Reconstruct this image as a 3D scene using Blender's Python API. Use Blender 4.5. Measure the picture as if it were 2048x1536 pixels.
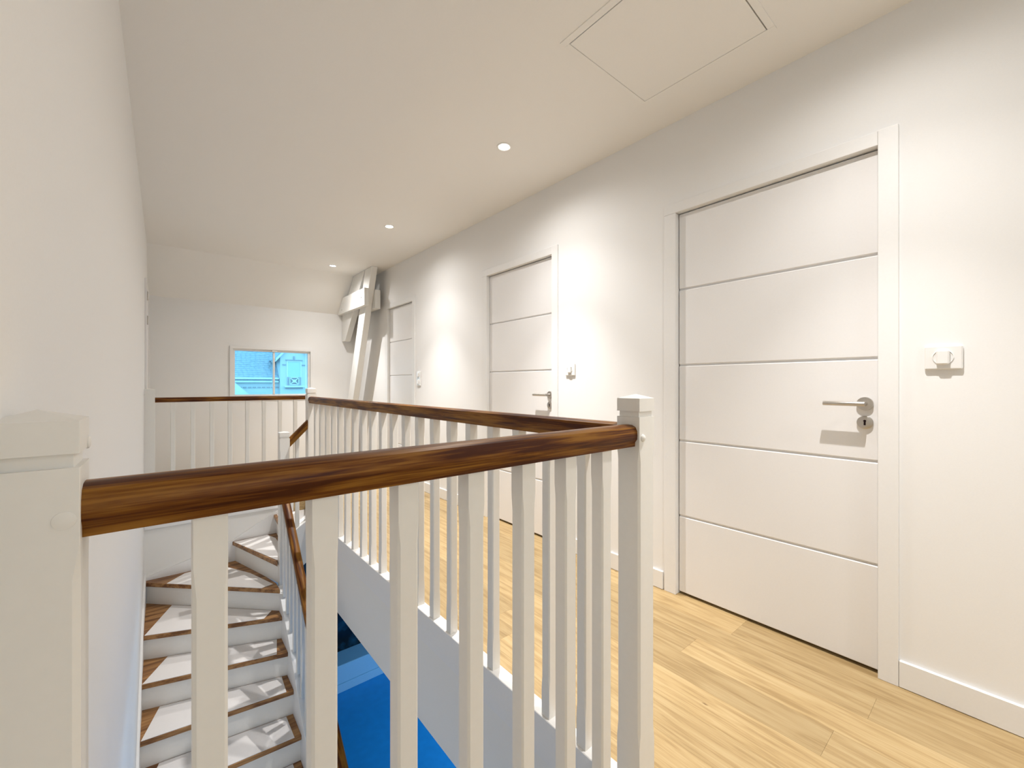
import bpy, bmesh, math, random
from mathutils import Vector, Matrix

random.seed(7)
scn = bpy.context.scene
COL = scn.collection
for _o in list(bpy.data.objects):
    bpy.data.objects.remove(_o, do_unlink=True)

# ------------------------------------------------------------------ camera
CAM_H = 1.13
cam = bpy.data.cameras.new('camera')
cam.sensor_fit = 'HORIZONTAL'
cam.sensor_width = 36.0
cam.lens = 36.0 * 838.0 / 2048.0
cam.clip_start = 0.02
camo = bpy.data.objects.new('camera', cam)
COL.objects.link(camo)
camo.location = (0, 0, CAM_H)
camo.rotation_euler = (math.radians(90), 0, -math.radians(39.8))
scn.camera = camo

# ------------------------------------------------------------------ colour management
scn.view_settings.view_transform = 'Standard'
scn.view_settings.look = 'None'
scn.view_settings.gamma = 1.0
scn.view_settings.use_curve_mapping = False
scn.view_settings.exposure = 0.60

# ------------------------------------------------------------------ daylight
world = bpy.data.worlds.new('daylight')
scn.world = world
world.use_nodes = True
wn = world.node_tree.nodes
wl = world.node_tree.links
wn.clear()
w_out = wn.new('ShaderNodeOutputWorld')
w_bg = wn.new('ShaderNodeBackground')
w_bg.inputs['Color'].default_value = (0.26, 0.70, 1.0, 1)
w_bg.inputs['Strength'].default_value = 2.1
wl.new(w_bg.outputs[0], w_out.inputs[0])

def area_light(name, loc, rot, sx, sy, power, color):
    l = bpy.data.lights.new(name, 'AREA')
    l.shape = 'RECTANGLE'; l.size = sx; l.size_y = sy
    l.energy = power; l.color = color
    o = bpy.data.objects.new(name, l)
    COL.objects.link(o)
    o.location = loc; o.rotation_euler = rot
    return o

R = math.radians
# daylight through the upstairs window behind the camera
area_light('back_window_daylight', (0.60, -2.55, 1.40), (R(72), 0, 0), 0.6, 1.0, 3.5, (0.80, 0.89, 1.0))
# area lamp standing in for blue daylight from unseen downstairs windows
area_light('lower_window_daylight', (4.0, 3.2, -1.3), (0, R(42), 0), 1.0, 2.4, 38.0, (0.25, 0.60, 1.0))
area_light('lower_back_fill', (0.9, -2.5, -1.5), (R(90), 0, 0), 2.2, 1.4, 22.0, (0.95, 0.97, 1.0))  # added fill lamp brightening the stairwell from below; no window there

SPOT_POWER = 140.0
HALO_POWER = 34.0
SPILL_POWER = 20.0
SPOT_COLOR = (1.0, 0.98, 0.96)
SPOTS = [(1.555, -1.34), (1.555, 0.30), (1.555, 1.94), (1.555, 3.58), (1.555, 5.20)]
CZ = 2.54          # ceiling height

# ------------------------------------------------------------------ materials
def new_mat(name):
    m = bpy.data.materials.new(name)
    m.use_nodes = True
    return m, m.node_tree.nodes, m.node_tree.links, m.node_tree.nodes['Principled BSDF']

def paint(name, col, rough=0.6, bump=0.02, scale=180.0, var=0.02, spec=0.4):
    m, n, l, p = new_mat(name)
    p.inputs['Roughness'].default_value = rough
    p.inputs['Specular IOR Level'].default_value = spec
    tc = n.new('ShaderNodeTexCoord')
    nz = n.new('ShaderNodeTexNoise'); nz.inputs['Scale'].default_value = scale
    nz.inputs['Detail'].default_value = 3.0
    l.new(tc.outputs['Object'], nz.inputs['Vector'])
    mx = n.new('ShaderNodeMix'); mx.data_type = 'RGBA'
    mx.inputs['A'].default_value = (*[c * (1 - var) for c in col], 1)
    mx.inputs['B'].default_value = (*[min(1, c * (1 + var)) for c in col], 1)
    l.new(nz.outputs['Fac'], mx.inputs['Factor'])
    l.new(mx.outputs['Result'], p.inputs['Base Color'])
    if bump:
        b = n.new('ShaderNodeBump'); b.inputs['Strength'].default_value = bump
        b.inputs['Distance'].default_value = 0.002
        l.new(nz.outputs['Fac'], b.inputs['Height'])
        l.new(b.outputs['Normal'], p.inputs['Normal'])
    return m

def wood(name, dark, mid, light, axis, rough=0.35, grain=1.0, rand=0.0, scale=1.0, knots=False, gw=0.12, spec=0.45):
    """procedural wood, grain running along the given object axis"""
    m, n, l, p = new_mat(name)
    p.inputs['Roughness'].default_value = rough
    p.inputs['Specular IOR Level'].default_value = spec
    tc = n.new('ShaderNodeTexCoord')
    info = n.new('ShaderNodeObjectInfo')
    mul = n.new('ShaderNodeMath'); mul.operation = 'MULTIPLY'; mul.inputs[1].default_value = 37.0
    l.new(info.outputs['Random'], mul.inputs[0])
    comb = n.new('ShaderNodeCombineXYZ')
    for i in range(3): l.new(mul.outputs[0], comb.inputs[i])
    add = n.new('ShaderNodeVectorMath'); add.operation = 'ADD'
    l.new(tc.outputs['Object'], add.inputs[0]); l.new(comb.outputs[0], add.inputs[1])
    mp = n.new('ShaderNodeMapping')
    s = [14.0 * scale] * 3; s[axis] = 1.1 * scale
    mp.inputs['Scale'].default_value = s
    l.new(add.outputs[0], mp.inputs['Vector'])
    n1 = n.new('ShaderNodeTexNoise'); n1.inputs['Scale'].default_value = 1.6
    n1.inputs['Detail'].default_value = 5; n1.inputs['Distortion'].default_value = 0.6
    l.new(mp.outputs[0], n1.inputs['Vector'])
    mp2 = n.new('ShaderNodeMapping')
    s = [150.0 * scale] * 3; s[axis] = 4.0 * scale
    mp2.inputs['Scale'].default_value = s
    l.new(add.outputs[0], mp2.inputs['Vector'])
    n2 = n.new('ShaderNodeTexNoise'); n2.inputs['Scale'].default_value = 1.0
    n2.inputs['Detail'].default_value = 4
    l.new(mp2.outputs[0], n2.inputs['Vector'])
    a1 = n.new('ShaderNodeMath'); a1.operation = 'MULTIPLY_ADD'
    a1.inputs[1].default_value = 0.45 * grain; a1.inputs[2].default_value = 0.0
    l.new(n2.outputs['Fac'], a1.inputs[0])
    a2 = n.new('ShaderNodeMath'); a2.operation = 'MULTIPLY_ADD'
    a2.inputs[1].default_value = 1.0
    l.new(n1.outputs['Fac'], a2.inputs[0]); l.new(a1.outputs[0], a2.inputs[2])
    ramp = n.new('ShaderNodeValToRGB')
    c0 = 0.5 + 0.225 * grain
    e = ramp.color_ramp.elements
    e[0].position = c0 - gw; e[0].color = (*dark, 1)
    e[1].position = c0 + gw; e[1].color = (*light, 1)
    k = e.new(c0); k.color = (*mid, 1)
    l.new(a2.outputs[0], ramp.inputs['Fac'])
    colout = ramp.outputs['Color']
    if rand:
        mr = n.new('ShaderNodeMapRange')
        mr.inputs['To Min'].default_value = 1.0 - rand; mr.inputs['To Max'].default_value = 1.0 + rand
        l.new(info.outputs['Random'], mr.inputs['Value'])
        hsv = n.new('ShaderNodeHueSaturation')
        l.new(mr.outputs[0], hsv.inputs['Value']); l.new(colout, hsv.inputs['Color'])
        colout = hsv.outputs['Color']
    if knots:
        mk = n.new('ShaderNodeMapping'); mk.inputs['Scale'].default_value = (9.0, 3.2, 1.0)
        l.new(add.outputs[0], mk.inputs['Vector'])
        vo = n.new('ShaderNodeTexVoronoi'); vo.inputs['Scale'].default_value = 1.0
        l.new(mk.outputs[0], vo.inputs['Vector'])
        rr = n.new('ShaderNodeValToRGB')
        rr.color_ramp.elements[0].position = 0.018; rr.color_ramp.elements[0].color = (0.22, 0.12, 0.05, 1)
        rr.color_ramp.elements[1].position = 0.045; rr.color_ramp.elements[1].color = (1, 1, 1, 1)
        l.new(vo.outputs['Distance'], rr.inputs['Fac'])
        mm = n.new('ShaderNodeMix'); mm.data_type = 'RGBA'; mm.blend_type = 'MULTIPLY'
        mm.inputs['Factor'].default_value = 0.8
        l.new(colout, mm.inputs['A']); l.new(rr.outputs['Color'], mm.inputs['B'])
        colout = mm.outputs['Result']
    l.new(colout, p.inputs['Base Color'])
    b = n.new('ShaderNodeBump'); b.inputs['Strength'].default_value = 0.12
    b.inputs['Distance'].default_value = 0.001
    l.new(n2.outputs['Fac'], b.inputs['Height']); l.new(b.outputs['Normal'], p.inputs['Normal'])
    return m

def metal(name, col, rough):
    m, n, l, p = new_mat(name)
    p.inputs['Base Color'].default_value = (*col, 1)
    p.inputs['Metallic'].default_value = 1.0
    tc = n.new('ShaderNodeTexCoord'); nz = n.new('ShaderNodeTexNoise')
    nz.inputs['Scale'].default_value = 400
    l.new(tc.outputs['Object'], nz.inputs['Vector'])
    mr = n.new('ShaderNodeMapRange')
    mr.inputs['To Min'].default_value = rough * 0.8; mr.inputs['To Max'].default_value = rough * 1.2
    l.new(nz.outputs['Fac'], mr.inputs['Value']); l.new(mr.outputs[0], p.inputs['Roughness'])
    return m

def emitter(name, col, strength):
    m = bpy.data.materials.new(name); m.use_nodes = True
    n = m.node_tree.nodes; n.clear()
    o = n.new('ShaderNodeOutputMaterial'); e = n.new('ShaderNodeEmission')
    e.inputs['Color'].default_value = (*col, 1); e.inputs['Strength'].default_value = strength
    m.node_tree.links.new(e.outputs[0], o.inputs[0])
    return m

def glass(name):
    m = bpy.data.materials.new(name); m.use_nodes = True
    n = m.node_tree.nodes; l = m.node_tree.links; n.clear()
    o = n.new('ShaderNodeOutputMaterial'); t = n.new('ShaderNodeBsdfTransparent')
    g = n.new('ShaderNodeBsdfGlossy'); g.inputs['Roughness'].default_value = 0.02
    f = n.new('ShaderNodeFresnel'); f.inputs['IOR'].default_value = 1.3
    mx = n.new('ShaderNodeMixShader')
    l.new(f.outputs[0], mx.inputs[0]); l.new(t.outputs[0], mx.inputs[1]); l.new(g.outputs[0], mx.inputs[2])
    l.new(mx.outputs[0], o.inputs[0])
    return m

M = {}
M['wall'] = paint('wall_paint', (0.88, 0.87, 0.855), 0.85, 0.05, 220)
M['ceil'] = paint('ceiling_paint', (0.90, 0.88, 0.845), 0.9, 0.04, 220)
M['trim'] = paint('trim_paint', (0.86, 0.85, 0.835), 0.45, 0.015, 120)
M['door'] = paint('door_paint', (0.85, 0.835, 0.825), 0.5, 0.01, 140)
M['rail_paint'] = paint('balustrade_paint', (0.85, 0.825, 0.775), 0.42, 0.03, 60)
M['beam'] = paint('beam_paint', (0.86, 0.85, 0.82), 0.5, 0.10, 25)
M['plastic'] = paint('switch_plastic', (0.86, 0.85, 0.83), 0.25, 0.0, 50, 0.005)
M['sheet'] = paint('fleece_sheet', (0.84, 0.81, 0.79), 0.85, 0.08, 90)
M['wall_cool'] = paint('stairwell_paint', (0.88, 0.86, 0.82), 0.85, 0.04, 200)
M['dark'] = paint('dark_void', (0.02, 0.008, 0.012), 0.9, 0.0, 50)
M['steel'] = metal('brushed_steel', (0.56, 0.53, 0.49), 0.32)
M['oak_rail_x'] = wood('oak_handrail_along_x', (0.060, 0.012, 0.0005), (0.155, 0.050, 0.003), (0.27, 0.115, 0.014), 0, 0.40, 1.15, 0.0, 1.8, False, 0.12, 0.22)
M['oak_tread'] = wood('oak_tread', (0.16, 0.065, 0.02), (0.30, 0.14, 0.045), (0.42, 0.22, 0.08), 0, 0.4, 0.8, 0.1)
M['oak_floor'] = wood('oak_floor', (0.34, 0.225, 0.098), (0.45, 0.315, 0.15), (0.51, 0.375, 0.195), 1, 0.42, 1.2, 0.12, 2.0, True, 0.20)
M['glow'] = emitter('lamp_glow', (1.0, 0.97, 0.86), 22.0)
M['glass'] = glass('window_glass')
M['floor_blue_cast'] = paint('lower_floor_blue_cast', (0.02, 0.33, 0.68), 0.5, 0.03, 12, 0.12)  # blue daylight cast put into the floor's base colour
M['lower_wall'] = paint('lower_wall_paint', (0.72, 0.74, 0.75), 0.8, 0.03, 120)
M['lower_ledge'] = paint('lower_ledge_blue_cast', (0.42, 0.66, 0.80), 0.6, 0.02, 90)  # white ledge with the blue daylight cast mixed into its colour
M['slate'] = paint('slate', (0.30, 0.36, 0.42), 0.8, 0.2, 6, 0.2)
M['render'] = paint('facade_render', (0.56, 0.60, 0.62), 0.85, 0.1, 8, 0.04)
M['stone'] = paint('facade_stone', (0.62, 0.66, 0.68), 0.8, 0.1, 8, 0.04)
M['dark_stone'] = paint('dentil_brick', (0.36, 0.36, 0.40), 0.8, 0.1, 12, 0.1)  # darker stone for the facade details
M['blind'] = paint('closed_blind', (0.45, 0.60, 0.68), 0.7, 0.02, 8, 0.03)
M['ground'] = paint('asphalt', (0.25, 0.26, 0.27), 0.9, 0.2, 4, 0.2)

# dark glossy downstairs glass with murky reflections painted into its colour
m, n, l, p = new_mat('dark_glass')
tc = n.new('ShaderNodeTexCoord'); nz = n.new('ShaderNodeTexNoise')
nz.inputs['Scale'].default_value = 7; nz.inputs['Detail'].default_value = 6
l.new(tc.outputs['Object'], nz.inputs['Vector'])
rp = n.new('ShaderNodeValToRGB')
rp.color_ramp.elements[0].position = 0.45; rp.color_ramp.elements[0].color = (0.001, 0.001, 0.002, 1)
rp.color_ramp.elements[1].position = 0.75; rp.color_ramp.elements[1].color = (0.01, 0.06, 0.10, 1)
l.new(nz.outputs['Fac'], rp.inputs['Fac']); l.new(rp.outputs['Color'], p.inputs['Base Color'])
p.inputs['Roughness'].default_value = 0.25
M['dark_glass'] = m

# ------------------------------------------------------------------ mesh helpers
def link(name, bm, mat, parent=None, origin=None, smooth=False):
    """bm is in world coordinates; origin (world) becomes the object origin"""
    if origin is None:
        xs = [v.co for v in bm.verts]
        origin = Vector(((min(c.x for c in xs) + max(c.x for c in xs)) / 2,
                         (min(c.y for c in xs) + max(c.y for c in xs)) / 2,
                         min(c.z for c in xs)))
    origin = Vector(origin)
    bmesh.ops.translate(bm, verts=bm.verts, vec=-origin)
    bmesh.ops.recalc_face_normals(bm, faces=bm.faces)
    me = bpy.data.meshes.new(name)
    bm.to_mesh(me); bm.free()
    if smooth:
        for f in me.polygons: f.use_smooth = True
    me.materials.append(mat)
    o = bpy.data.objects.new(name, me)
    COL.objects.link(o)
    if parent is not None:
        o.parent = parent
        o.location = origin - wloc(parent)
    else:
        o.location = origin
    return o

def wloc(o):
    v = Vector(o.location)
    while o.parent is not None:
        o = o.parent
        v = v + Vector(o.location)
    return v

def bbox(bm, x0, x1, y0, y1, z0, z1, bevel=0.0):
    t = bmesh.new()
    bmesh.ops.create_cube(t, size=1.0)
    for v in t.verts:
        v.co = Vector(((x0 + x1) / 2 + v.co.x * (x1 - x0),
                       (y0 + y1) / 2 + v.co.y * (y1 - y0),
                       (z0 + z1) / 2 + v.co.z * (z1 - z0)))
    if bevel:
        bmesh.ops.bevel(t, geom=list(t.edges), offset=bevel, segments=1, affect='EDGES', profile=0.5)
    merge(bm, t)

def merge(bm, t):
    me = bpy.data.meshes.new('tmp')
    t.to_mesh(me); t.free()
    bm.from_mesh(me)
    bpy.data.meshes.remove(me)

def box(name, x0, x1, y0, y1, z0, z1, mat, parent=None, bevel=0.0):
    bm = bmesh.new(); bbox(bm, x0, x1, y0, y1, z0, z1, bevel)
    return link(name, bm, mat, parent)

def boxes(name, lst, mat, parent=None, bevel=0.0):
    bm = bmesh.new()
    for b in lst: bbox(bm, *b, bevel)
    return link(name, bm, mat, parent)

def prism_bm(pts, lo, hi, axis='z', bevel=0.0):
    """extrude polygon; axis z: pts are (x,y); axis x: pts are (y,z); axis y: pts are (x,z)"""
    bm = bmesh.new()
    def mk(p, h):
        if axis == 'z': return (p[0], p[1], h)
        if axis == 'x': return (h, p[0], p[1])
        return (p[0], h, p[1])
    a = [bm.verts.new(mk(p, lo)) for p in pts]
    b = [bm.verts.new(mk(p, hi)) for p in pts]
    k = len(pts)
    bm.faces.new(a); bm.faces.new(b[::-1])
    for i in range(k):
        bm.faces.new((a[i], a[(i + 1) % k], b[(i + 1) % k], b[i]))
    bmesh.ops.recalc_face_normals(bm, faces=bm.faces)
    if bevel:
        bmesh.ops.bevel(bm, geom=list(bm.edges), offset=bevel, segments=1, affect='EDGES')
    return bm

def prism(name, pts, lo, hi, mat, parent=None, axis='z', bevel=0.0):
    return link(name, prism_bm(pts, lo, hi, axis, bevel), mat, parent)

def lathe_bm(profile, center, axis, seg=28):
    """profile: list of (radius, offset) along axis vector from center"""
    bm = bmesh.new()
    a = Vector(axis).normalized()
    u = a.orthogonal().normalized(); w = a.cross(u)
    c = Vector(center); rings = []
    for r, h in profile:
        if r <= 1e-6:
            rings.append([bm.verts.new(c + a * h)])
        else:
            rings.append([bm.verts.new(c + a * h + (u * math.cos(t) + w * math.sin(t)) * r)
                          for t in [2 * math.pi * i / seg for i in range(seg)]])
    for q in range(len(rings) - 1):
        A, B = rings[q], rings[q + 1]
        for i in range(seg):
            j = (i + 1) % seg
            if len(A) == 1 and len(B) == 1: continue
            if len(A) == 1: bm.faces.new((A[0], B[i], B[j]))
            elif len(B) == 1: bm.faces.new((A[i], A[j], B[0]))
            else: bm.faces.new((A[i], A[j], B[j], B[i]))
    return bm

def lathe(name, profile, center, axis, mat, parent=None, seg=28):
    o = link(name, lathe_bm(profile, center, axis, seg), mat, parent)
    for f in o.data.polygons: f.use_smooth = True
    try:
        o.data.set_sharp_from_angle(angle=R(35))
    except Exception:
        pass
    return o

def empty(name, loc, label=None, cat=None, group=None, kind=None):
    o = bpy.data.objects.new(name, None)
    o.empty_display_size = 0.1
    COL.objects.link(o); o.location = loc
    tag(o, label, cat, group, kind)
    return o

def tag(o, label=None, cat=None, group=None, kind=None):
    if label: o['label'] = label
    if cat: o['category'] = cat
    if group: o['group'] = group
    if kind: o['kind'] = kind
    return o

def struct(o, label=None, cat=None):
    return tag(o, label, cat, None, 'structure')

def ray_exit(): pass

# ------------------------------------------------------------------ room shell
XL, XR = -0.125, 2.12       # wall faces
YB, YF = -2.6, 6.0
LZ = -2.632                 # floor of the storey below
ZC0 = -0.56
CREASE = 5.55
FARTOP = 2.09

# floor slab with oak planks
floor = boxes('floor', [
    (1.04, 2.62, YB - .1, 4.06, -0.30, -0.014),
    (1.25, 2.62, 4.06, 4.78, -0.30, -0.014),
    (1.04, 2.62, 4.78, YF + .05, -0.30, -0.014),
    (XL - .1, 1.04, YB - .1, 0.70, -0.30, -0.014),
    (XL - .1, 1.04, 4.845, YF + .05, -0.30, -0.014)], M['oak_floor'])
struct(floor, 'pale oak plank floor of the corridor and landing beyond the stairwell', 'floor')

fixed_breaks = {8: [0.82], 7: [0.318, 2.1], 6: [-0.7, 0.904, 2.3], 5: [0.378, 1.75, 3.2]}
plank_meshes = {}
def plank(x0, x1, y0, y1):
    g = 0.0002
    key = (round(x1 - x0, 4), round(y1 - y0, 3))
    if key not in plank_meshes:
        bm = bmesh.new(); bbox(bm, -(x1 - x0) / 2 + g, (x1 - x0) / 2 - g, -(y1 - y0) / 2 + g, (y1 - y0) / 2 - g, 0, 0.014, 0.0002)
        bmesh.ops.recalc_face_normals(bm, faces=bm.faces)
        me = bpy.data.meshes.new('plank'); bm.to_mesh(me); bm.free(); me.materials.append(M['oak_floor'])
        plank_meshes[key] = me
    o = bpy.data.objects.new('plank', plank_meshes[key]); COL.objects.link(o)
    o.parent = floor
    o.location = Vector(((x0 + x1) / 2, (y0 + y1) / 2, -0.014)) - wloc(floor)
seams = [XL, -0.06, 0.085, 0.23, 0.375, 0.52, 0.665, 0.81, 0.955, 1.10, 1.245, 1.39, 1.535, 1.68, 1.825, 1.97, 2.20]
def run(x0, x1, ya, yb, brk):
    ys = [ya] + [b for b in brk if ya + 0.15 < b < yb - 0.15] + [yb]
    for a, b in zip(ys[:-1], ys[1:]): plank(x0, x1, a, b)
for i in range(len(seams) - 1):
    x0, x1 = seams[i], seams[i + 1]
    brk = []
    y = YB + random.uniform(0.3, 1.5)
    while y < YF:
        brk.append(y); y += random.choice([0.9, 1.25, 1.55, 1.8])
    j = i - 7
    if j in fixed_breaks:
        fb = fixed_breaks[j]
        brk = sorted([b for b in brk if all(abs(b - f) > 0.7 for f in fb)] + fb)
    if x1 <= 1.04:
        run(x0, x1, YB, 0.652, brk); run(x0, x1, 4.852, YF, brk)
    elif x0 < 1.04:
        run(x0, x1, YB, 0.652, brk); run(x0, x1, 4.852, YF, brk)
        run(1.041, x1, 0.652, 4.06, brk)
    elif x1 < 1.25:
        run(x0, x1, YB, 4.06, brk); run(x0, x1, 4.78, YF, brk)
    else:
        run(x0, x1, YB, YF, brk)

# doors on the right: opening y ranges (inner casing edges)
DOORS = [(0.337, 1.165), (2.096, 2.871), (4.252, 4.917)]
DTOP = 2.047
# right wall
segs = []
ys = YB - .1
for a, b in DOORS:
    segs.append((XR, 2.24, ys, a - 0.012, -0.014, 2.62))
    segs.append((XR, 2.24, a - 0.012, b + 0.012, DTOP + 0.012, 2.62))
    ys = b + 0.012
segs.append((XR, 2.24, ys, YF + .25, -0.014, 2.62))
segs.append((2.50, 2.60, YB - .1, YF + .25, -0.014, 2.62))
wr = boxes('wall_right', segs, M['wall'])
struct(wr, 'long white corridor wall holding the three doors', 'wall')

wlft = box('wall_left', XL - 0.12, XL, YB - .1, YF + .25, LZ, 2.62, M['wall'])
struct(wlft, 'white wall at the left edge running down beside the stairs', 'wall')

# far wall with window opening
WX0, WX1, WZ0, WZ1 = 0.64, 1.505, 0.975, 1.56
wf = boxes('wall_far', [
    (XL - .12, WX0, YF, YF + .25, LZ, 2.3), (WX1, 2.62, YF, YF + .25, LZ, 2.3),
    (WX0, WX1, YF, YF + .25, LZ, WZ0), (WX0, WX1, YF, YF + .25, WZ1, 2.3)], M['wall'])
struct(wf, 'white end wall with the small wide window', 'wall')

wb = boxes('wall_back', [
    (XL - .12, 0.30, YB - .15, YB, LZ, 2.62), (0.90, 2.62, YB - .15, YB, LZ, 2.62),
    (0.30, 0.90, YB - .15, YB, LZ, 0.90), (0.30, 0.90, YB - .15, YB, 1.90, 2.62)], M['wall'])
struct(wb, 'white wall behind the camera', 'wall')
w2 = empty('window_2', (0.60, YB - .05, 0.90), 'window behind the camera', 'window', None, 'structure')
boxes('window_frame', [(0.30, 0.90, YB - .10, YB - .04, 0.90, 0.94), (0.30, 0.90, YB - .10, YB - .04, 1.86, 1.90),
                       (0.30, 0.34, YB - .10, YB - .04, 0.94, 1.86), (0.86, 0.90, YB - .10, YB - .04, 0.94, 1.86)], M['trim'], w2)
box('glass_pane', 0.34, 0.86, YB - .075, YB - .070, 0.94, 1.86, M['glass'], w2)

# ceiling: flat part around the hatch, plus the sloped part
HX0, HX1, HY0, HY1 = 1.262, 1.868, 0.603, 1.205
ceil = boxes('ceiling', [
    (XL - .12, HX0 + .012, YB - .1, CREASE, CZ, CZ + .12), (HX1 - .012, 2.62, YB - .1, CREASE, CZ, CZ + .12),
    (HX0 + .012, HX1 - .012, YB - .1, HY0 + .012, CZ, CZ + .12), (HX0 + .012, HX1 - .012, HY1 - .012, CREASE, CZ, CZ + .12)], M['ceil'])
struct(ceil, 'flat cream white ceiling with downlights and loft hatch', 'ceiling')
cs = prism('ceiling_slope', [(CREASE, CZ), (YF + .02, CZ - (YF + .02 - CREASE) * (CZ - FARTOP) / (YF - CREASE)), (YF + .1, FARTOP + .1), (CREASE, CZ + .12)],
           XL - .12, 2.62, M['ceil'], None, 'x')
struct(cs, 'sloping part of the ceiling above the far window wall', 'ceiling')

# stairwell trims (raised 14 cm boards round the opening) and fascias
t1 = box('trim_1', 0.986, 1.041, 0.70, 3.985, -0.142, 0.003, M['trim'], None, 0.002)
struct(t1, 'white edge board under the corridor balusters', 'trim')
t2 = box('trim_2', XL + .001, 1.188, 4.782, 4.852, -0.128, 0.003, M['trim'], None, 0.002)
struct(t2, 'white edge board under the far balustrade', 'trim')
t3 = box('trim_3', XL + .001, 0.974, 0.652, 0.705, -0.142, 0.003, M['trim'], None, 0.002)
struct(t3, 'white edge board under the near balustrade', 'trim')
fr = boxes('wall_stairwell', [(0.993, 1.039, 0.70, 4.05, ZC0, -0.142), (XL, 0.993, 0.66, 0.70, ZC0, -0.142),
                              (XL, 1.0, 4.80, 4.90, LZ, -0.128), (1.0, 1.25, 4.80, 4.86, ZC0, -0.128),
                              (1.2, 1.25, 4.05, 4.80, ZC0, -0.2)], M['wall_cool'])
struct(fr, 'plain white sides of the stairwell below floor level', 'wall')

# storey below
lf = box('floor_below', XL - .12, 4.6, YB - .15, YF + .25, LZ - .1, LZ, M['floor_blue_cast'])
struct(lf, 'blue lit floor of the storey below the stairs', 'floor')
lw = boxes('wall_below', [(4.5, 4.6, YB - .15, YF + .25, LZ, -0.30), (2.62, 4.6, YF, YF + .25, LZ, -0.30),
                          (2.62, 4.6, YB - .15, YB, LZ, -0.30), (2.62, 4.6, YB - .15, YF + .25, -0.30, -0.2)], M['lower_wall'])
struct(lw, 'outer walls of the storey below', 'wall')

# baseboards
def bb(name, x0, x1, y0, y1, label):
    o = box(name, x0, x1, y0, y1, 0.0005, 0.10, M['trim'], None, 0.003)
    struct(o, label, 'baseboard')
bb('baseboard_right', 2.107, XR, YB, 0.277, 'white baseboard to the right of the near door')
bb('baseboard_right_middle', 2.107, XR, 1.238, 2.037, 'white baseboard between the near and middle doors')
bb('baseboard_right_far', 2.107, XR, 2.922, 4.170, 'white baseboard between the middle and far doors')
bb('baseboard_end', XL, 2.107, YF - 0.012, YF, 'white baseboard under the far window')
bb('baseboard_left', XL, XL + .012, YB, 0.63, 'white baseboard on the left wall by the camera')

# ------------------------------------------------------------------ doors
def make_door(name, a, b, label, handle=True, far_c=0.073):
    d = empty(name, (XR, (a + b) / 2, 0), label, 'door', None, 'structure')
    zt = DTOP
    # casing
    box('jamb', 2.108, 2.185, a - 0.059, a, 0.0, 2.103, M['trim'], d, 0.0015)
    box('jamb', 2.110, 2.185, b, b + 0.066, 0.0, zt + 0.0005, M['trim'], d, 0.0015)
    box('head_jamb', 2.110, 2.185, a + 0.0005, b + 0.066, zt + 0.001, zt + 0.055, M['trim'], d, 0.0015)
    # five panels with recessed grooves between them
    gz = [0.014, 0.422, 0.826, 1.231, 1.637, zt - 0.004]
    g = 0.0045
    for i in range(5):
        z0 = gz[i] + (g if i else 0); z1 = gz[i + 1] - (g if i < 4 else 0)
        box('panel', 2.141, 2.170, a + 0.003, b - 0.004, z0, z1, M['door'], d, 0.0035)
    box('door_core', 2.149, 2.168, a + 0.004, b - 0.005, 0.0145, zt - 0.005, M['door'], d)
    if handle:
        yc = a + 0.043
        h = lathe('door_handle', [(0.0, -0.056), (0.0095, -0.055), (0.0095, -0.012), (0.026, -0.010), (0.026, -0.001), (0.0, -0.001)],
                  (2.141, yc, 1.052), (1, 0, 0), M['steel'], d, 32)
        lathe('lever', [(0.0, -0.009), (0.0085, -0.008), (0.0092, -0.006), (0.0092, 0.124), (0.0085, 0.126), (0.0, 0.126)],
              (2.141 - 0.053, yc, 1.052), (0, 1, 0), M['steel'], h, 24)
        e = lathe('key_escutcheon', [(0.0, -0.010), (0.022, -0.010), (0.0255, -0.008), (0.0255, -0.001), (0.0, -0.001)],
                  (2.141, yc, 0.978), (1, 0, 0), M['steel'], d, 32)
        bm = lathe_bm([(0.0, -0.0112), (0.0046, -0.0112), (0.0046, -0.009), (0, -0.009)], (2.141, yc, 0.984), (1, 0, 0), 14)
        bbox(bm, 2.141 - 0.0112, 2.141 - 0.009, yc - 0.0032, yc + 0.0032, 0.967, 0.980)
        link('keyhole', bm, M['dark'], e)
    return d
make_door('door_1', *DOORS[0], 'near white door with steel lever, beside the large light switch')
make_door('door_2', *DOORS[1], 'middle white door partly behind the corridor balusters')
make_door('door_3', *DOORS[2], 'far narrow white door beside the painted roof beams', False)

# closed door at the far left end, seen edge on
d4 = empty('door_4', (XL, 5.45, 0), 'white door at the far left end, seen almost edge on', 'door', None, 'structure')
box('jamb', XL, XL + .014, 4.98, 5.045, 0.0, 2.08, M['trim'], d4, 0.0015)
box('jamb', XL, XL + .014, 5.855, 5.92, 0.0, 2.08, M['trim'], d4, 0.0015)
box('head_jamb', XL, XL + .014, 5.046, 5.854, 2.02, 2.08, M['trim'], d4, 0.0015)
box('panel', XL, XL + .008, 5.05, 5.85, 0.012, 2.016, M['door'], d4, 0.001)
for z in (1.93, 1.71):
    lathe('hinge', [(0, -0.04), (0.006, -0.04), (0.006, 0.04), (0, 0.04)], (XL + .018, 5.05, z), (0, 0, 1), M['steel'], d4, 12)

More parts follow.
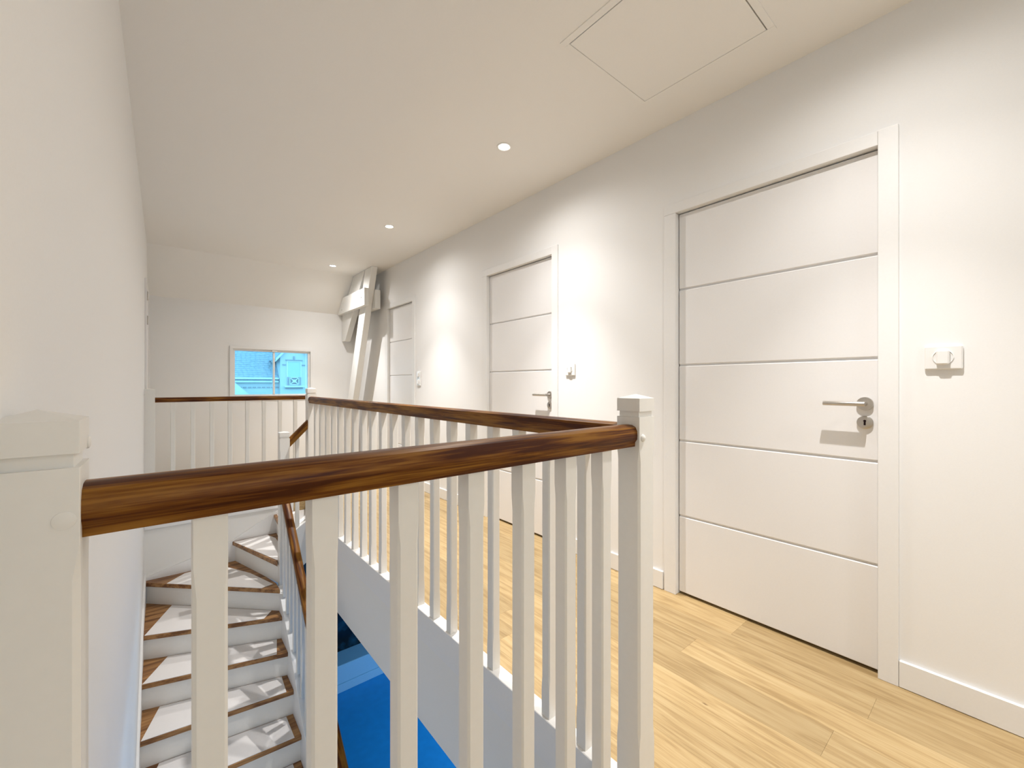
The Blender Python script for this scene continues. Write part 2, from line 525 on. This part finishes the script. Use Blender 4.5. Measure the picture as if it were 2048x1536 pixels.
# ------------------------------------------------------------------ far window
w1 = empty('window_1', (1.07, YF, WZ0), 'small wide two-pane window in the far end wall', 'window', None, 'structure')
def frame_boxes(x0, x1, z0, z1, y0, y1, w):
    return [(x0, x1, y0, y1, z0, z0 + w), (x0, x1, y0, y1, z1 - w, z1), (x0, x0 + w, y0, y1, z0 + w, z1 - w), (x1 - w, x1, y0, y1, z0 + w, z1 - w)]
boxes('window_surround', frame_boxes(0.612, 1.535, 0.94, 1.588, YF - 0.016, YF, 0.030), M['trim'], w1, 0.001)
boxes('window_frame', frame_boxes(WX0, WX1, WZ0, WZ1, YF + .01, YF + .06, 0.026), M['trim'], w1, 0.001)
box('mullion', 1.071, 1.091, YF + .005, YF + .06, WZ0 + .026, WZ1 - .026, M['trim'], w1, 0.001)
box('window_latch', 1.055, 1.115, YF - .012, YF + .008, WZ1 - .024, WZ1 - .004, M['plastic'], w1, 0.003)
box('glass_pane', WX0 + .026, 1.071, YF + .030, YF + .034, WZ0 + .026, WZ1 - .026, M['glass'], w1)
box('glass_pane', 1.091, WX1 - .026, YF + .030, YF + .034, WZ0 + .026, WZ1 - .026, M['glass'], w1)

# ------------------------------------------------------------------ loft hatch
hat = empty('loft_hatch', ((HX0 + HX1) / 2, (HY0 + HY1) / 2, CZ), 'square white loft hatch set in the ceiling above the near door', 'hatch')
PX0, PX1, PY0, PY1 = 1.292, 1.845, 0.629, 1.181
fw = []
fw += [(HX0, PX0, HY0, HY1, CZ - .003, CZ + .05), (PX1, HX1, HY0, HY1, CZ - .003, CZ + .05),
       (PX0, PX1, HY0, PY0, CZ - .003, CZ + .05), (PX0, PX1, PY1, HY1, CZ - .003, CZ + .05)]
boxes('hatch_frame', fw, M['ceil'], hat, 0.0008)
box('hatch_panel', PX0 + .0045, PX1 - .0015, PY0 + .0045, PY1 - .0015, CZ - .002, CZ + .022, M['ceil'], hat, 0.0006)
box('hatch_lid', HX0 - .02, HX1 + .02, HY0 - .02, HY1 + .02, CZ + .125, CZ + .15, M['dark'], hat)
boxes('hatch_lining', [(HX0 + .013, HX0 + .02, HY0 + .013, HY1 - .013, CZ + .051, CZ + .124), (HX1 - .02, HX1 - .013, HY0 + .013, HY1 - .013, CZ + .051, CZ + .124),
                       (HX0 + .02, HX1 - .02, HY0 + .013, HY0 + .02, CZ + .051, CZ + .124), (HX0 + .02, HX1 - .02, HY1 - .02, HY1 - .013, CZ + .051, CZ + .124)], M['dark'], hat)

# ------------------------------------------------------------------ ceiling spotlights
spot_labels = {2: 'nearest round recessed ceiling spotlight, glowing brightest', 3: 'middle round recessed ceiling spotlight',
               4: 'farthest round recessed ceiling spotlight, next to the roof beams',
               1: 'round recessed ceiling spotlight above the near door, outside the picture', 0: 'round recessed ceiling spotlight behind the camera'}
for i, (x, y) in enumerate(SPOTS):
    s = empty('ceiling_spotlight', (x, y, CZ), spot_labels[i], 'spotlight', 'recessed ceiling spotlights')
    lathe('bezel', [(0.030, 0.0), (0.030, -0.003), (0.036, -0.006), (0.042, -0.004), (0.043, 0.0)], (x, y, CZ), (0, 0, 1), M['plastic'], s, 32)
    lathe('lamp_face', [(0.0, -0.0015), (0.0335, -0.0015), (0.0335, -0.0005), (0, -0.0005)], (x, y, CZ), (0, 0, 1), M['glow'], s, 32)
    for nm, pw, ang in (('spot_beam', SPOT_POWER, 70), ('spot_halo', HALO_POWER, 112), ('spot_spill', SPILL_POWER, 168)):
        lt = bpy.data.lights.new(nm, 'SPOT')
        lt.energy = pw * (0.90, 0.62, 0.88, 0.78, 0.72)[i]; lt.color = SPOT_COLOR
        lt.spot_size = R(ang); lt.spot_blend = 1.0; lt.shadow_soft_size = 0.013
        lo = bpy.data.objects.new(nm, lt); COL.objects.link(lo)
        lo.parent = s; lo.location = (0, 0, -0.035)

# ------------------------------------------------------------------ switches
def switch(name, y0, y1, z0, z1, label, cat, rockers, group=None):
    s = empty(name, (XR, (y0 + y1) / 2, z0), label, cat, group)
    box('plate', XR - .011, XR, y0, y1, z0, z1, M['plastic'], s, 0.004)
    for (yc, zc, r) in rockers:
        k = lathe('ring', [(r, 0.0), (r, -0.0125), (r - .0015, -0.0135), (r - .003, -0.0115), (0.0, -0.0115)], (XR, yc, zc), (1, 0, 0), M['plastic'], s, 32)
        bm = bmesh.new(); bbox(bm, XR - .0225, XR - .011, yc - r * .62, yc + r * .62, zc - r * .95, zc + r * .95, 0.0045)
        link('rocker', bm, M['plastic'], s)
    return s
switch('light_switch', 0.114, 0.209, 1.181, 1.265, 'large white light switch with round rocker right of the near door', 'switch', [(0.162, 1.224, 0.027)])
switch('light_switch', 1.880, 1.965, 1.186, 1.270, 'small white light switch between the near and middle doors', 'switch', [(1.922, 1.228, 0.025)])
switch('double_light_switch', 4.065, 4.145, 1.112, 1.268, 'tall double white light switch right of the far door', 'switch', [(4.105, 1.229, 0.024), (4.105, 1.151, 0.024)])

# ------------------------------------------------------------------ painted roof beams
tr = empty('roof_truss', (1.955, 5.5, 0), 'white painted leaning timber post with crossing collar beams in the far right corner', 'beams')
prism('collar_beam', [(5.0, 2.08), (5.0, 2.29), (5.795, 2.29), (5.985, 2.10), (5.985, 2.08)], 1.858, 1.914, M['beam'], tr, 'x', 0.003)
prism('collar_beam', [(5.0, 2.055), (5.0, 2.285), (5.795, 2.285), (5.985, 2.095), (5.985, 2.055)], 1.991, 2.058, M['beam'], tr, 'x', 0.003)
prism('leaning_post', [(4.915, CZ - .001), (5.130, CZ - .001), (5.995, 0.34), (5.995, 0.001), (5.92, 0.001)], 1.915, 1.990, M['beam'], tr, 'x', 0.004)
prism('rafter', [(5.15, CZ - .001), (5.54, CZ - .001), (5.992, 2.088), (5.992, 1.72), (5.87, 1.72)], 1.9155, 1.9895, M['beam'], tr, 'x', 0.003)
for (y, z) in ((5.10, 2.185), (5.82, 2.13)):
    lathe('bolt', [(0.0, -0.006), (0.006, -0.005), (0.008, 0.0), (0, 0)], (1.858, y, z), (1, 0, 0), M['steel'], tr, 10)

# ------------------------------------------------------------------ balustrades
def stop_chamfer_bm(w, zs):
    """square post, zs: list of (z, chamfer)"""
    bm = bmesh.new(); rings = []
    h = w / 2
    for z, c in zs:
        pts = [(-h + c, -h), (h - c, -h), (h, -h + c), (h, h - c), (h - c, h), (-h + c, h), (-h, h - c), (-h, -h + c)]
        rings.append([bm.verts.new((x, y, z)) for x, y in pts])
    for A, B in zip(rings[:-1], rings[1:]):
        for i in range(8):
            j = (i + 1) % 8
            bm.faces.new((A[i], A[j], B[j], B[i]))
    bm.faces.new(rings[0][::-1]); bm.faces.new(rings[-1])
    return bm

bal_cache = {}
def baluster(x, y, z0, z1, parent, w=0.037, name='baluster'):
    key = (round(z1 - z0, 3), w)
    if key not in bal_cache:
        H = z1 - z0
        bm = stop_chamfer_bm(w, [(0, .0006), (0.09, .0006), (0.13, .0040), (H - 0.105, .0040), (H - 0.065, .0006), (H, .0006)])
        bmesh.ops.recalc_face_normals(bm, faces=bm.faces)
        me = bpy.data.meshes.new('baluster'); bm.to_mesh(me); bm.free(); me.materials.append(M['rail_paint'])
        bal_cache[key] = me
    o = bpy.data.objects.new(name, bal_cache[key]); COL.objects.link(o)
    o.parent = parent; o.location = Vector((x, y, z0)) - wloc(parent)
    return o

def newel(cx, cy, z0, ztop, parent, w=0.072, cham=True, name='newel_post'):
    """ztop = lower edge of the pyramid"""
    bm = stop_chamfer_bm(w, [(z0, .0008), (ztop - .94, .0008), (ztop - .90, .006), (ztop - .17, .006), (ztop - .135, .0008), (ztop - .050, .0008)] if cham
                         else [(z0, .0008), (ztop - .050, .0008)])
    for a, b, ww in ((ztop - .050, ztop - .035, w - .010),):
        t = stop_chamfer_bm(ww, [(a, .0005), (b, .0005)]); merge(bm, t)
    bmesh.ops.translate(bm, verts=bm.verts, vec=(cx, cy, 0))
    p = link(name, bm, M['rail_paint'], parent, (cx, cy, z0))
    c = stop_chamfer_bm(w, [(ztop - .035, .0006), (ztop, .0006)])
    top = [v for v in c.verts if abs(v.co.z - ztop) < 1e-6]
    # pyramid
    for f in list(c.faces):
        if all(abs(v.co.z - ztop) < 1e-6 for v in f.verts):
            ctr = c.verts.new((0, 0, ztop + .0115)); vs = list(f.verts)
            c.faces.remove(f)
            for i in range(len(vs)): c.faces.new((vs[i], vs[(i + 1) % len(vs)], ctr))
    bmesh.ops.translate(c, verts=c.verts, vec=(cx, cy, 0))
    link('cap', c, M['rail_paint'], p, (cx, cy, ztop - .035))
    return p

# handrail cross-section (u sideways, v up, v=0 at the underside)
def rail_section(w=0.060, h=0.052):
    a = w / 2
    return [(-a * .74, 0), (a * .74, 0), (a * .76, h * .20), (a * .98, h * .34), (a, h * .50), (a * .97, h * .72),
            (a * .80, h * .90), (a * .45, h * .985), (0, h), (-a * .45, h * .985), (-a * .80, h * .90), (-a * .97, h * .72),
            (-a, h * .50), (-a * .98, h * .34), (-a * .76, h * .20)]

def handrail(p0, p1, parent, w=0.060, h=0.058, plumb=True, name='handrail'):
    """p0,p1: centre of underside at both ends; the object's local X runs along the rail; ends cut plumb"""
    p0 = Vector(p0); p1 = Vector(p1)
    d = p1 - p0; hd = Vector((d.x, d.y, 0)); L = hd.length
    ang = math.atan2(hd.y, hd.x); rise = d.z / L
    sec = rail_section(w, h * math.sqrt(1 + rise * rise))
    bm = bmesh.new(); rings = []
    for q in range(9):
        t = q / 8
        rings.append([bm.verts.new((L * t, u, v + rise * L * t)) for u, v in sec])
    k = len(sec)
    for A, B in zip(rings[:-1], rings[1:]):
        for i in range(k):
            bm.faces.new((A[i], A[(i + 1) % k], B[(i + 1) % k], B[i]))
    bm.faces.new(rings[0][::-1]); bm.faces.new(rings[-1])
    bmesh.ops.recalc_face_normals(bm, faces=bm.faces)
    pitch = math.atan(rise)
    bmesh.ops.rotate(bm, verts=bm.verts, cent=(0, 0, 0), matrix=Matrix.Rotation(pitch, 3, 'Y'))
    me = bpy.data.meshes.new(name); bm.to_mesh(me); bm.free()
    for f in me.polygons: f.use_smooth = len(f.vertices) == 4
    try: me.set_sharp_from_angle(angle=R(38))
    except Exception: pass
    me.materials.append(M['oak_rail_x'])
    o = bpy.data.objects.new(name, me); COL.objects.link(o)
    o.parent = parent; o.location = p0 - wloc(parent); o.rotation_euler = (0, -pitch, ang)
    return o

W = 0.072
NX = 0.975 + W / 2          # newel line of the corridor balustrade
RB, RT = 0.962, 0.058       # handrail underside height, rail height

# near balustrade
near = empty('near_balustrade', (0.45, 0.676, 0), 'nearest balustrade with thick oak handrail across the foreground', 'balustrade')
n1 = newel(-0.104, 0.676, -0.30, 1.091, near)
n2 = newel(NX, 0.676, -0.30, 1.091, near)
handrail((-0.068, 0.676, RB), (0.975, 0.676, RB), near)
for x in (0.029, 0.168, 0.302, 0.442, 0.577, 0.709, 0.842):
    baluster(x + 0.018, 0.676, 0.003, RB + .002, near)
def plug(c, r, axis, parent, dome=0.004):
    lathe('screw_plug', [(0, -dome), (r * .6, -dome * .85), (r * .95, -dome * .4), (r, 0.001), (0, 0.001)], c, axis, M['rail_paint'], parent, 20)
plug((-0.0800, 0.640, 0.986), 0.0098, (0, 1, 0), n1, 0.0015)
plug((0.990, 0.640, 0.985), 0.010, (0, 1, 0), n2, 0.007)
plug((-0.068, 0.700, 1.062), 0.008, (-1, 0, 0), n1, 0.003)

# corridor balustrade
corr = empty('corridor_balustrade', (NX, 2.35, 0), 'long balustrade with oak handrail along the corridor side of the stairwell', 'balustrade')
n3 = newel(NX + .001, 3.98 + W / 2, -0.42, 1.088, corr)
handrail((1.012, 3.982, RB), (1.012, 0.713, RB), corr)
for k in range(20):
    baluster(0.995 + 0.018, 0.843 + 0.018 + 0.1565 * k, 0.003, RB + .002, corr)

# far balustrade
far = empty('far_balustrade', (0.55, 4.816, 0), 'far balustrade with dark oak handrail below the window', 'balustrade')
newel(XL + .036, 4.80 + .016, 0.003, 1.083, far, W, False)
newel(1.226, 4.816, -0.14, 1.078, far)
handrail((XL + .072, 4.816, 0.968), (1.19, 4.816, 0.968), far, 0.052, 0.043)
for k in range(8):
    baluster(0.068 + 0.142 * k, 4.816, 0.003, 0.970, far, 0.034)

# ------------------------------------------------------------------ staircase
RZ = 0.188
XS = 0.742                        # inner string face
YW = 4.80
XW = XL + 0.014
nos = {0: ((1.19, YW), (1.012, 4.055)), 1: ((0.860, YW), (0.822, 4.03)), 2: ((0.506, YW), (XS, 3.975)),
       3: ((XL, 4.752), (XS, 3.875)), 4: ((XL, 4.165), (XS, 3.795)), 5: ((XL, 3.845), (XS, 3.590)),
       6: ((XL, 3.530), (XS, 3.405)), 7: ((XL, 3.262), (XS, 3.180))}
for k in range(8, 14):
    nos[k] = ((XL, 3.262 - .25 * (k - 7)), (XS, 3.180 - .24 * (k - 7)))
stair = empty('staircase', (0.31, 3.3, LZ), 'white winding staircase with brown oak treads going down along the left wall', 'staircase')
def up_normal(k):
    a, b = Vector(nos[k][0]), Vector(nos[k][1])
    d = (b - a).normalized()
    nrm = Vector((-d.y, d.x))          # direction going up the stair
    prev = nos[k - 1] if k > 0 else None
    if prev:
        mid = (Vector(prev[0]) + Vector(prev[1])) / 2 - (a + b) / 2
        if nrm.dot(mid) < 0: nrm = -nrm
    else:
        nrm = Vector((1, 0))
    return nrm
def clampx(p):
    return (min(max(p[0], XL + .001), 1.25), min(p[1], YW - .001))
for k in range(1, 14):
    L_, R_ = nos[k]; Lp, Rp = nos[k - 1]
    nb = up_normal(k - 1) * 0.055
    z = -RZ * k
    pts = [L_, R_]
    if k == 2: pts += [(0.742, 3.99), (0.742, 4.03), (Rp[0] + .05, Rp[1]), (Lp[0] + .05, Lp[1])]
    elif k == 1: pts += [(0.976, 4.03), (1.02, 4.055), (1.205, YW)]
    elif k == 3: pts += [(XS, 4.03), (0.565, YW), (XL, YW)]
    else: pts += [(Rp[0], Rp[1] + nb.y), (Lp[0], Lp[1] + nb.y)]
    pts = [clampx(p) for p in pts]
    prism('tread', pts, z - .034, z - .0005, M['oak_tread'], stair, 'z', 0.003)
# top nosing board at floor level
prism('tread', [clampx(nos[0][0]), nos[0][1], (1.039, 4.056), (1.2445, 4.0605), (1.2445, YW - .02)], -.032, -.0005, M['oak_tread'], stair, 'z', 0.002)
for k in range(0, 14):
    a, b = Vector(nos[k][0]), Vector(nos[k][1])
    nn = up_normal(k)
    o1 = nn * 0.022; o2 = nn * 0.040
    z1 = -RZ * k - .034; z0 = -RZ * (k + 1) + .0
    if k == 13: z0 = LZ
    q = [a + o1, b + o1, b + o2, a + o2]
    q = [(min(max(p.x, XL + .001), 1.245), min(p.y, YW - .0005)) for p in q]
    prism('riser', q, z0, z1, M['rail_paint'], stair, 'z')
# wall strings
tl = [(YW, -.50)]
for k, dz in ((3, .045), (4, .075), (5, .075), (6, .075), (7, .075), (9, .07), (11, .07), (13, .07)):
    tl.append((min(nos[k][0][1], YW) if k > 3 else 4.70, -RZ * k + dz))
bl = [(y - .05, max(z - .42, LZ)) for y, z in tl[1:]][::-1]
prism('wall_string', tl + [(1.6, -2.45), (1.6, LZ)] + [(nos[11][0][1], LZ), (nos[9][0][1], -2.25), (nos[7][0][1], -1.75), (nos[5][0][1], -1.38), (YW, -.95)],
      XL + .0005, XW, M['trim'], stair, 'x')
prism('wall_string', [(XL + .001, -.54), (0.497, -.375), (0.86, -.165), (1.18, .0), (1.18, -.30), (0.86, -.48), (0.45, -.72), (XL + .001, -.95)],
      YW - .016, YW - .001, M['trim'], stair, 'y')
# inner string (white, slanted) with balusters on top
inner_top = [(3.95, -.56), (3.59, -.83), (3.18, -1.205), (1.70, -2.36)]
prism('inner_string', inner_top + [(1.70, LZ), (1.95, LZ), (3.18, -1.60), (3.59, -1.28), (3.95, -1.05)], XS, XS + .062, M['trim'], stair, 'x', 0.002)
prism('inner_string', [(0.818, -.17), (0.976, -.06), (0.976, -.42), (0.818, -.56)], 3.968, 4.026, M['trim'], stair, 'y', 0.002)

# stair balustrade
sb = empty('stair_balustrade', (0.78, 3.9, LZ), 'lower balustrade on the stairs, short post and steep oak handrail', 'balustrade')
ns = newel(XS + .050, 3.952 + .0385, -1.25, 0.717, sb, 0.077)
newel(XS + .0385, 1.66, LZ, -1.50, sb, 0.077)
def railz(y):
    return .147 - (3.865 - y) * .906 if y > 3.18 else -.4736 - (3.18 - y) * .784
RXC = 0.789
handrail((RXC, 3.952, railz(3.952) - .070), (RXC, 3.18, railz(3.18) - .070), sb, 0.062, 0.052)
handrail((RXC, 3.18, railz(3.18) - .070), (RXC, 1.70, railz(1.70) - .070), sb, 0.062, 0.052)
handrail((0.819, 3.99, .575), (0.975, 3.99, .735), sb, 0.056, 0.056)
def intz(y):
    for (ya, za), (yb, zb) in zip(inner_top[:-1], inner_top[1:]):
        if yb <= y <= ya: return za + (zb - za) * (ya - y) / (ya - yb)
    return inner_top[0][1]
y = 3.86
while y > 1.8:
    baluster(XS + .031, y, intz(y + .015) - .005, railz(y) - .060, sb, 0.030)
    y -= 0.118
baluster(0.897, 3.996, -.135, .66, sb, 0.030)

# ------------------------------------------------------------------ white fleece sheets on the treads
def lerp(a, b, t): return Vector(a) + (Vector(b) - Vector(a)) * t
sheet_spec = {   # k: front-left, front-right, back-right, back-left as fraction across (front nosing / back nosing)
    3: (0.17, 0.87, None, None), 4: (0.02, 0.86, 0.93, 0.20), 5: (0.015, 0.915, 0.955, 0.17),
    6: (0.02, 0.945, 0.95, 0.12), 7: (0.03, 0.95, 0.945, 0.12), 8: (0.05, 0.94, 0.94, 0.10), 9: (0.05, 0.93, 0.93, 0.1),
    10: (0.05, 0.93, 0.93, 0.1)}
ordinal = {1: 'highest', 2: 'second highest', 3: 'third highest', 4: 'fourth highest', 5: 'fifth highest', 6: 'sixth highest',
           7: 'seventh highest', 8: 'eighth highest', 9: 'ninth highest', 10: 'tenth highest'}
detail = {2: 'wedge-shaped white protective sheet', 3: 'kite-shaped white protective sheet', 4: 'white protective sheet with a curled left corner'}
for k in range(1, 11):
    z = -RZ * k
    nn = up_normal(k)
    if k == 1:
        pts = [(0.885, YW - .03), (0.85, 4.06), (0.985, 4.075), (1.17, YW - .03)]
    elif k == 2:
        pts = [(0.520, YW - .04), (0.748, 4.035), (0.835, 4.05), (0.845, 4.62), (0.80, YW - .03)]
    elif k == 3:
        a = lerp(*nos[3], .17); b = lerp(*nos[3], .865)
        pts = [a + nn * .004, b + nn * .004, (0.715, 4.02), (0.60, 4.38), (0.40, YW - .03), (0.15, YW - .05)]
    else:
        fl, frr, br, bl_ = sheet_spec[k]
        nb = up_normal(k - 1)
        pts = [lerp(*nos[k], fl) + nn * .004, lerp(*nos[k], frr) + nn * .004, lerp(*nos[k - 1], br) + nb * .015, lerp(*nos[k - 1], bl_) + nb * .015]
    pts = [(max(p[0], XW + .002), p[1]) for p in pts]
    # subdivided sheet with slight ripples
    bm = prism_bm(pts, z + .0002, z + .0030, 'z')
    o = link('cover_sheet', bm, M['sheet'])
    if k == 4:
        pass
    tag(o, detail.get(k, 'white protective sheet') + ' on the ' + ordinal[k] + ' stair tread', 'sheet', 'protective sheets on the stair treads')

# ------------------------------------------------------------------ storey below, things
led = empty('low_ledge', (2.2, 5.45, LZ), 'low white ledge on the floor below, coloured pale blue like daylight, seen between the balusters', 'ledge')
box('body', 1.02, 3.6, 5.255, 5.70, LZ, LZ + .10, M['lower_ledge'], led, 0.004)
box('front', 1.02, 3.6, 5.265, 5.70, LZ + .101, LZ + .325, M['lower_ledge'], led, 0.006)
dg = empty('dark_glass_panel', (2.2, 5.66, LZ + .326), 'black glass panel standing on the ledge downstairs', 'panel')
box('panel_sheet', 1.0, 3.6, 5.55, 5.60, LZ + .326, -0.75, M['dark_glass'], dg, 0.003)

# ------------------------------------------------------------------ house across the street
K = 36.0
gr = box('ground', -60, 80, 8, 120, -3.2, -3.0, M['ground']); struct(gr, 'street ground outside', 'ground')
hs = empty('house_across_street', (6, K, -3.0), 'house with slate roof and gabled window seen through the far window', 'house')
box('wall', -10, 22, K, K + 8, -3.0, 1.34, M['render'], hs)
# slate roof in overlapping courses
bm = bmesh.new()
for i in range(46):
    y0 = K - .25 + i * .15; z0 = 1.50 + i * .15
    xx = -10.3
    while xx < 22:
        x2 = xx + random.uniform(.28, .34)
        dz = random.uniform(0, .018)
        v = [bm.verts.new(c) for c in ((xx, y0, z0 + .03 + dz), (x2 - .012, y0, z0 + .03 + dz), (x2 - .012, y0 + .17, z0 + .17 + dz), (xx, y0 + .17, z0 + .17 + dz),
                                       (xx, y0, z0 + dz), (x2 - .012, y0, z0 + dz))]
        bm.faces.new((v[0], v[1], v[2], v[3])); bm.faces.new((v[4], v[5], v[1], v[0]))
        xx = x2
me = bpy.data.meshes.new('slates'); bmesh.ops.recalc_face_normals(bm, faces=bm.faces); bm.to_mesh(me); bm.free(); me.materials.append(M['slate'])
so = bpy.data.objects.new('slates', me); COL.objects.link(so); so.parent = hs; so.location = -wloc(hs); so['kind'] = 'stuff'
prism('roof', [(K - .2, 1.45), (K + 6.6, 8.25), (K + 8, 8.25), (K + 8, 1.34), (K - .2, 1.34)], -10.3, 22, M['slate'], hs, 'x')
box('gutter', -10.3, 6.76, K - .36, K - .18, 1.47, 1.60, M['stone'], hs, 0.02)
box('cornice', -10.3, 6.76, K - .28, K, 1.24, 1.38, M['stone'], hs, 0.02)
bm = bmesh.new()
xx = -9.9
while xx < 6.9:
    bbox(bm, xx, xx + .20, K - .06, K + .01, .84, .92); xx += .30
dn = link('dentil_band', bm, M['dark_stone'], hs); dn['kind'] = 'stuff'
# gable
GX0, GX1, GC = 6.80, 8.74, 7.77
prism('gable_wall', [(GX0, -3.0), (GX1, -3.0), (GX1, 3.2), (GC, 4.34), (GX0, 3.2)], K - .5, K + 3, M['render'], hs, 'y')
gs = 1.18
def rafter_strip(x0, z0, x1, z1, nm):
    prism(nm, [(x0, z0), (x1, z1), (x1, z1 + .22), (x0, z0 + .22)], K - .75, K + 4, M['stone'], hs, 'y')
rafter_strip(GX0 - .35, 2.80, GC, 4.36, 'verge_board')
rafter_strip(GC, 4.36, GX1 + .35, 2.80, 'verge_board')
prism('gable_roof', [(GX0 - .45, 2.90), (GC, 4.60), (GX1 + .45, 2.90), (GX1 + .45, 3.02), (GC, 4.74), (GX0 - .45, 3.02)], K - .68, K + 4.2, M['slate'], hs, 'y')
gw_ = boxes('window', frame_boxes(7.22, 8.28, 0.98, 2.92, K - .55, K - .48, .10), M['stone'], hs, 0.01)
box('blind', 7.32, 8.18, K - .52, K - .505, 1.08, 2.82, M['blind'], gw_)
box('lintel', 7.16, 8.34, K - .60, K - .50, 2.92, 3.0, M['dark_stone'], hs, 0.01)
box('keystone', 7.70, 7.80, K - .58, K - .50, 3.02, 3.26, M['dark_stone'], hs, 0.01)
for xa in (6.95, 8.32):
    box('bracket', xa, xa + .22, K - .57, K - .50, 2.56, 2.64, M['dark_stone'], hs, 0.01)
br_ = boxes('window_railing', frame_boxes(7.40, 8.10, 1.04, 1.66, K - .62, K - .56, .07), M['stone'], hs, 0.01)
box('infill', 7.46, 8.04, K - .545, K - .53, 1.10, 1.60, M['dark_stone'], br_)
bm = bmesh.new()
for s in (1, -1):
    t = bmesh.new(); bbox(t, -.42, .42, -.02, .02, -.035, .035)
    bmesh.ops.rotate(t, verts=t.verts, cent=(0, 0, 0), matrix=Matrix.Rotation(s * R(40), 3, 'Y'))
    bmesh.ops.translate(t, verts=t.verts, vec=(7.75, K - .60, 1.35)); merge(bm, t)
bbox(bm, 7.62, 7.88, K - .64, K - .60, 1.24, 1.46)
link('railing_cross', bm, M['stone'], br_)
box('sill', 7.05, 8.45, K - .75, K - .45, .86, .98, M['stone'], hs, 0.02)
box('sill_course', 7.15, 8.35, K - .60, K - .45, .76, .86, M['dark_stone'], hs, 0.02)  # darker, slightly narrower course just below the sill
for xa in (7.26, 8.12):
    box('railing_post', xa, xa + .10, K - .62, K - .56, 1.04, 1.66, M['dark_stone'], hs, 0.01)
# lower roof slope in the left corner of the view
prism('porch_roof', [(3.4, -3.0), (3.4, 1.55), (4.75, .2), (4.75, -3.0)], K - 2.5, K - .4, M['stone'], hs, 'y')
